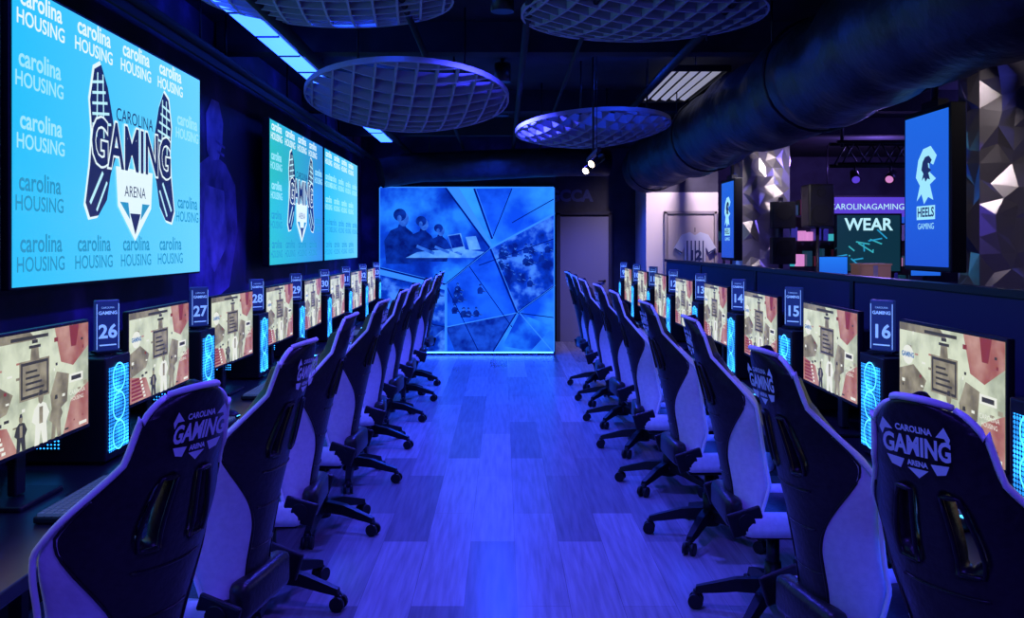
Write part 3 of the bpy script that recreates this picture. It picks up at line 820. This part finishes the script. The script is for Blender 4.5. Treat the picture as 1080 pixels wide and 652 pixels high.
for i, (x, y) in enumerate(((4.25, 11.35), (5.45, 11.35), (6.1, 11.4))):
    b = B(); b.box((0, .02, .28), (.4, .03, .26), 'black', bevel=.004); b.rect(-.19, .16, .19, .40, -.004, 'vtv', FACE_NY)
    b.box((0, .03, .08), (.05, .03, .16), 'black'); b.box((0, .03, .008), (.22, .16, .016), 'black'); b.done('counter_screen', (x, y, 1.04))
def shelf(loc, width, levels):
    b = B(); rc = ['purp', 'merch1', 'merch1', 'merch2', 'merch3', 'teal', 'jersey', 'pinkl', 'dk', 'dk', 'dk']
    for k in range(levels): b.box((0, 0, .3+k*.45), (width, .4, .03), 'metal')
    for sx in (-.5, 0, .5): b.box((sx*width, 0, 1.15), (.04, .4, 2.3), 'metal')
    for k in range(levels):
        x = -width/2+.06
        while x < width/2-.2:
            w_ = random.uniform(.06, .16); h_ = random.uniform(.12, .36)
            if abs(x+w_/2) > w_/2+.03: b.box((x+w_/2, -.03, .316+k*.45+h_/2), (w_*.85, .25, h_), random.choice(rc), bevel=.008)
            x += w_+.02
    b.done('merchandise_shelf', loc)
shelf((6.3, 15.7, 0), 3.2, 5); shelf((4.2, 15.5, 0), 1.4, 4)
b = B()
for z in (0, .25):
    for yy in (-.12, .12): b.cyl((-2.0, yy, z), (2.3, yy, z), .02, 'metal', seg=10)
for k in range(14):
    x = -1.95+k*.29
    for yy in (-.12, .12): b.cyl((x, yy, 0), (x+.145, yy, .25), .01, 'metal', seg=6); b.cyl((x+.145, yy, .25), (x+.29, yy, 0), .01, 'metal', seg=6)
for sx in (-1.9, 2.1): b.cyl((sx, 0, .2), (sx, 0, ZC-2.5), .02, 'metal')
for k, x in enumerate((-1.8, -1.4, -1.0, -.6, -.1, .4, 1.0, 1.7)):
    o = Vector((x, -.12, -.14)); d = Vector((random.uniform(-.5, .2)-.2, -.8, -.45)).normalized()
    b.cyl(o+Vector((0, 0, .14)), o, .012, 'metal'); b.cyl(o-d*.1, o+d*.08, .045, 'black', r1=.055, seg=18); b.cyl(o+d*.081, o+d*.084, .042, ('purp', 'pinkl', 'led_blue')[k % 3], seg=18)
b.done('lighting_truss', (5.75, 10.0, 2.5))
b = B()
b.box((0, 0, 2.05), (.30, .28, .50), 'black', bevel=.02); b.cyl((0, -.141, 1.95), (0, -.15, 1.95), .11, 'blackm', seg=24); b.cyl((0, -.141, 2.2), (0, -.15, 2.2), .05, 'blackm', seg=20)
b.cyl((0, 0, .5), (0, 0, 1.8), .02, 'metal')
for k in range(3):
    a = k*2.094; b.cyl((0, 0, .75), (.3*math.cos(a), .3*math.sin(a), .012), .014, 'metal')
b.done('speaker_on_tripod', (3.68, 10.3, 0))
b = B(); b.rect(-.6, 0, .6, 1.2, .003, 'vtv', FACE_NY); b.box((0, .04, .6), (1.25, .06, 1.25), 'black'); logo(b, 0, .6, .9, FACE_NY, 'navy', 'glight', .006); b.done('wall_screen', (7.3, 13.9, 1.2))
plane_box('wall_shop', (6.5, 14.0, 0), (8.1, 14.1, ZC), 'wall')

# ---------------------------------------------------------------- lights
def spot(x, y, z, col, e, ang=120, tgt=None, r=.05, blend=.8):
    l = bpy.data.lights.new('spot', 'SPOT'); l.energy = e; l.color = col; l.spot_size = math.radians(ang); l.spot_blend = blend; l.shadow_soft_size = r
    o = link(bpy.data.objects.new('added_spot', l)); o.location = (x, y, z)  # spots added for their light alone, not real downlights
    if tgt: o.rotation_euler = (Vector(tgt)-Vector((x, y, z))).to_track_quat('-Z', 'Y').to_euler()
    return o
def point(x, y, z, col, e, r=.05):
    l = bpy.data.lights.new('pt', 'POINT'); l.energy = e; l.color = col; l.shadow_soft_size = r
    o = link(bpy.data.objects.new('added_point', l)); o.location = (x, y, z); return o  # points added for their light alone, no fixture behind them
V = (.10, .06, 1.0); BV = (.055, .06, 1.0); BL = (.012, .07, 1.0)
b = B(); b.cyl((0, 0, .0), (0, 0, .16), .07, 'black', seg=20); b.cyl((0, 0, .16), (0, 0, .2), .02, 'metal'); canm = b.mesh('added_can_light')  # can housing added to carry the blue room spots
for (x, y, c, e) in ((0, .6, V, 100), (.1, 3.0, V, 200), (0, 5.3, BV, 320), (0, 7.6, BV, 400), (0, 9.6, BL, 520), (-.1, 11.3, BL, 600)):
    inst(canm, 'added_can_light', (x, y, ZC-.2)); spot(x, y, ZC-.27, c, e, 145)
for (x, y, e) in ((-.9, 5.2, 14), (1.0, 7.2, 12), (-1.2, 8.4, 12)):
    point(x, y, 3.05, BL, e, .03)  # added to brighten the clouds and the ceiling near the strip
spot(-.9, -.8, 2.9, V, 70, 110, (-.6, 3, .9), .15); spot(.9, -.8, 2.9, V, 70, 110, (.6, 3, .9), .15)  # front wash added behind the camera
spot(2.75, 12.2, 3.0, (1, .80, .95), 190, 100, (2.8, 13.6, 1.5))
spot(2.6, 3.6, 3.0, (.95, .85, .9), 120, 60, (3.1, 5.1, 1.9)); spot(2.7, 8.6, 3.0, (.95, .85, .9), 150, 60, (3.0, 10.1, 1.9))  # added to brighten the faceted columns
spot(1.4, 13.4, 3.0, BL, 150, 100)
point(5.6, 13.0, 2.9, (.35, .2, 1), 130, .1); point(5.5, 9.0, 2.9, (.2, .15, 1), 90, .1); point(4.4, 5, 2.9, (.1, .12, 1), 40, .1)

w = bpy.data.worlds.new('world'); scene.world = w; w.use_nodes = True
w.node_tree.nodes['Background'].inputs[0].default_value = (.01, .015, .08, 1); w.node_tree.nodes['Background'].inputs[1].default_value = .5

cam = bpy.data.cameras.new('camera'); co = link(bpy.data.objects.new('camera', cam))
cam.sensor_width = 36; cam.sensor_fit = 'HORIZONTAL'; cam.lens = 36*F/1080
cam.shift_x = (540-VX)/1080; cam.shift_y = -(326-VY)/1080
co.location = (0, 0, CH); co.rotation_euler = (math.radians(90), 0, 0); cam.clip_start = .05
scene.camera = co
scene.view_settings.view_transform = 'Standard'; scene.view_settings.look = 'None'
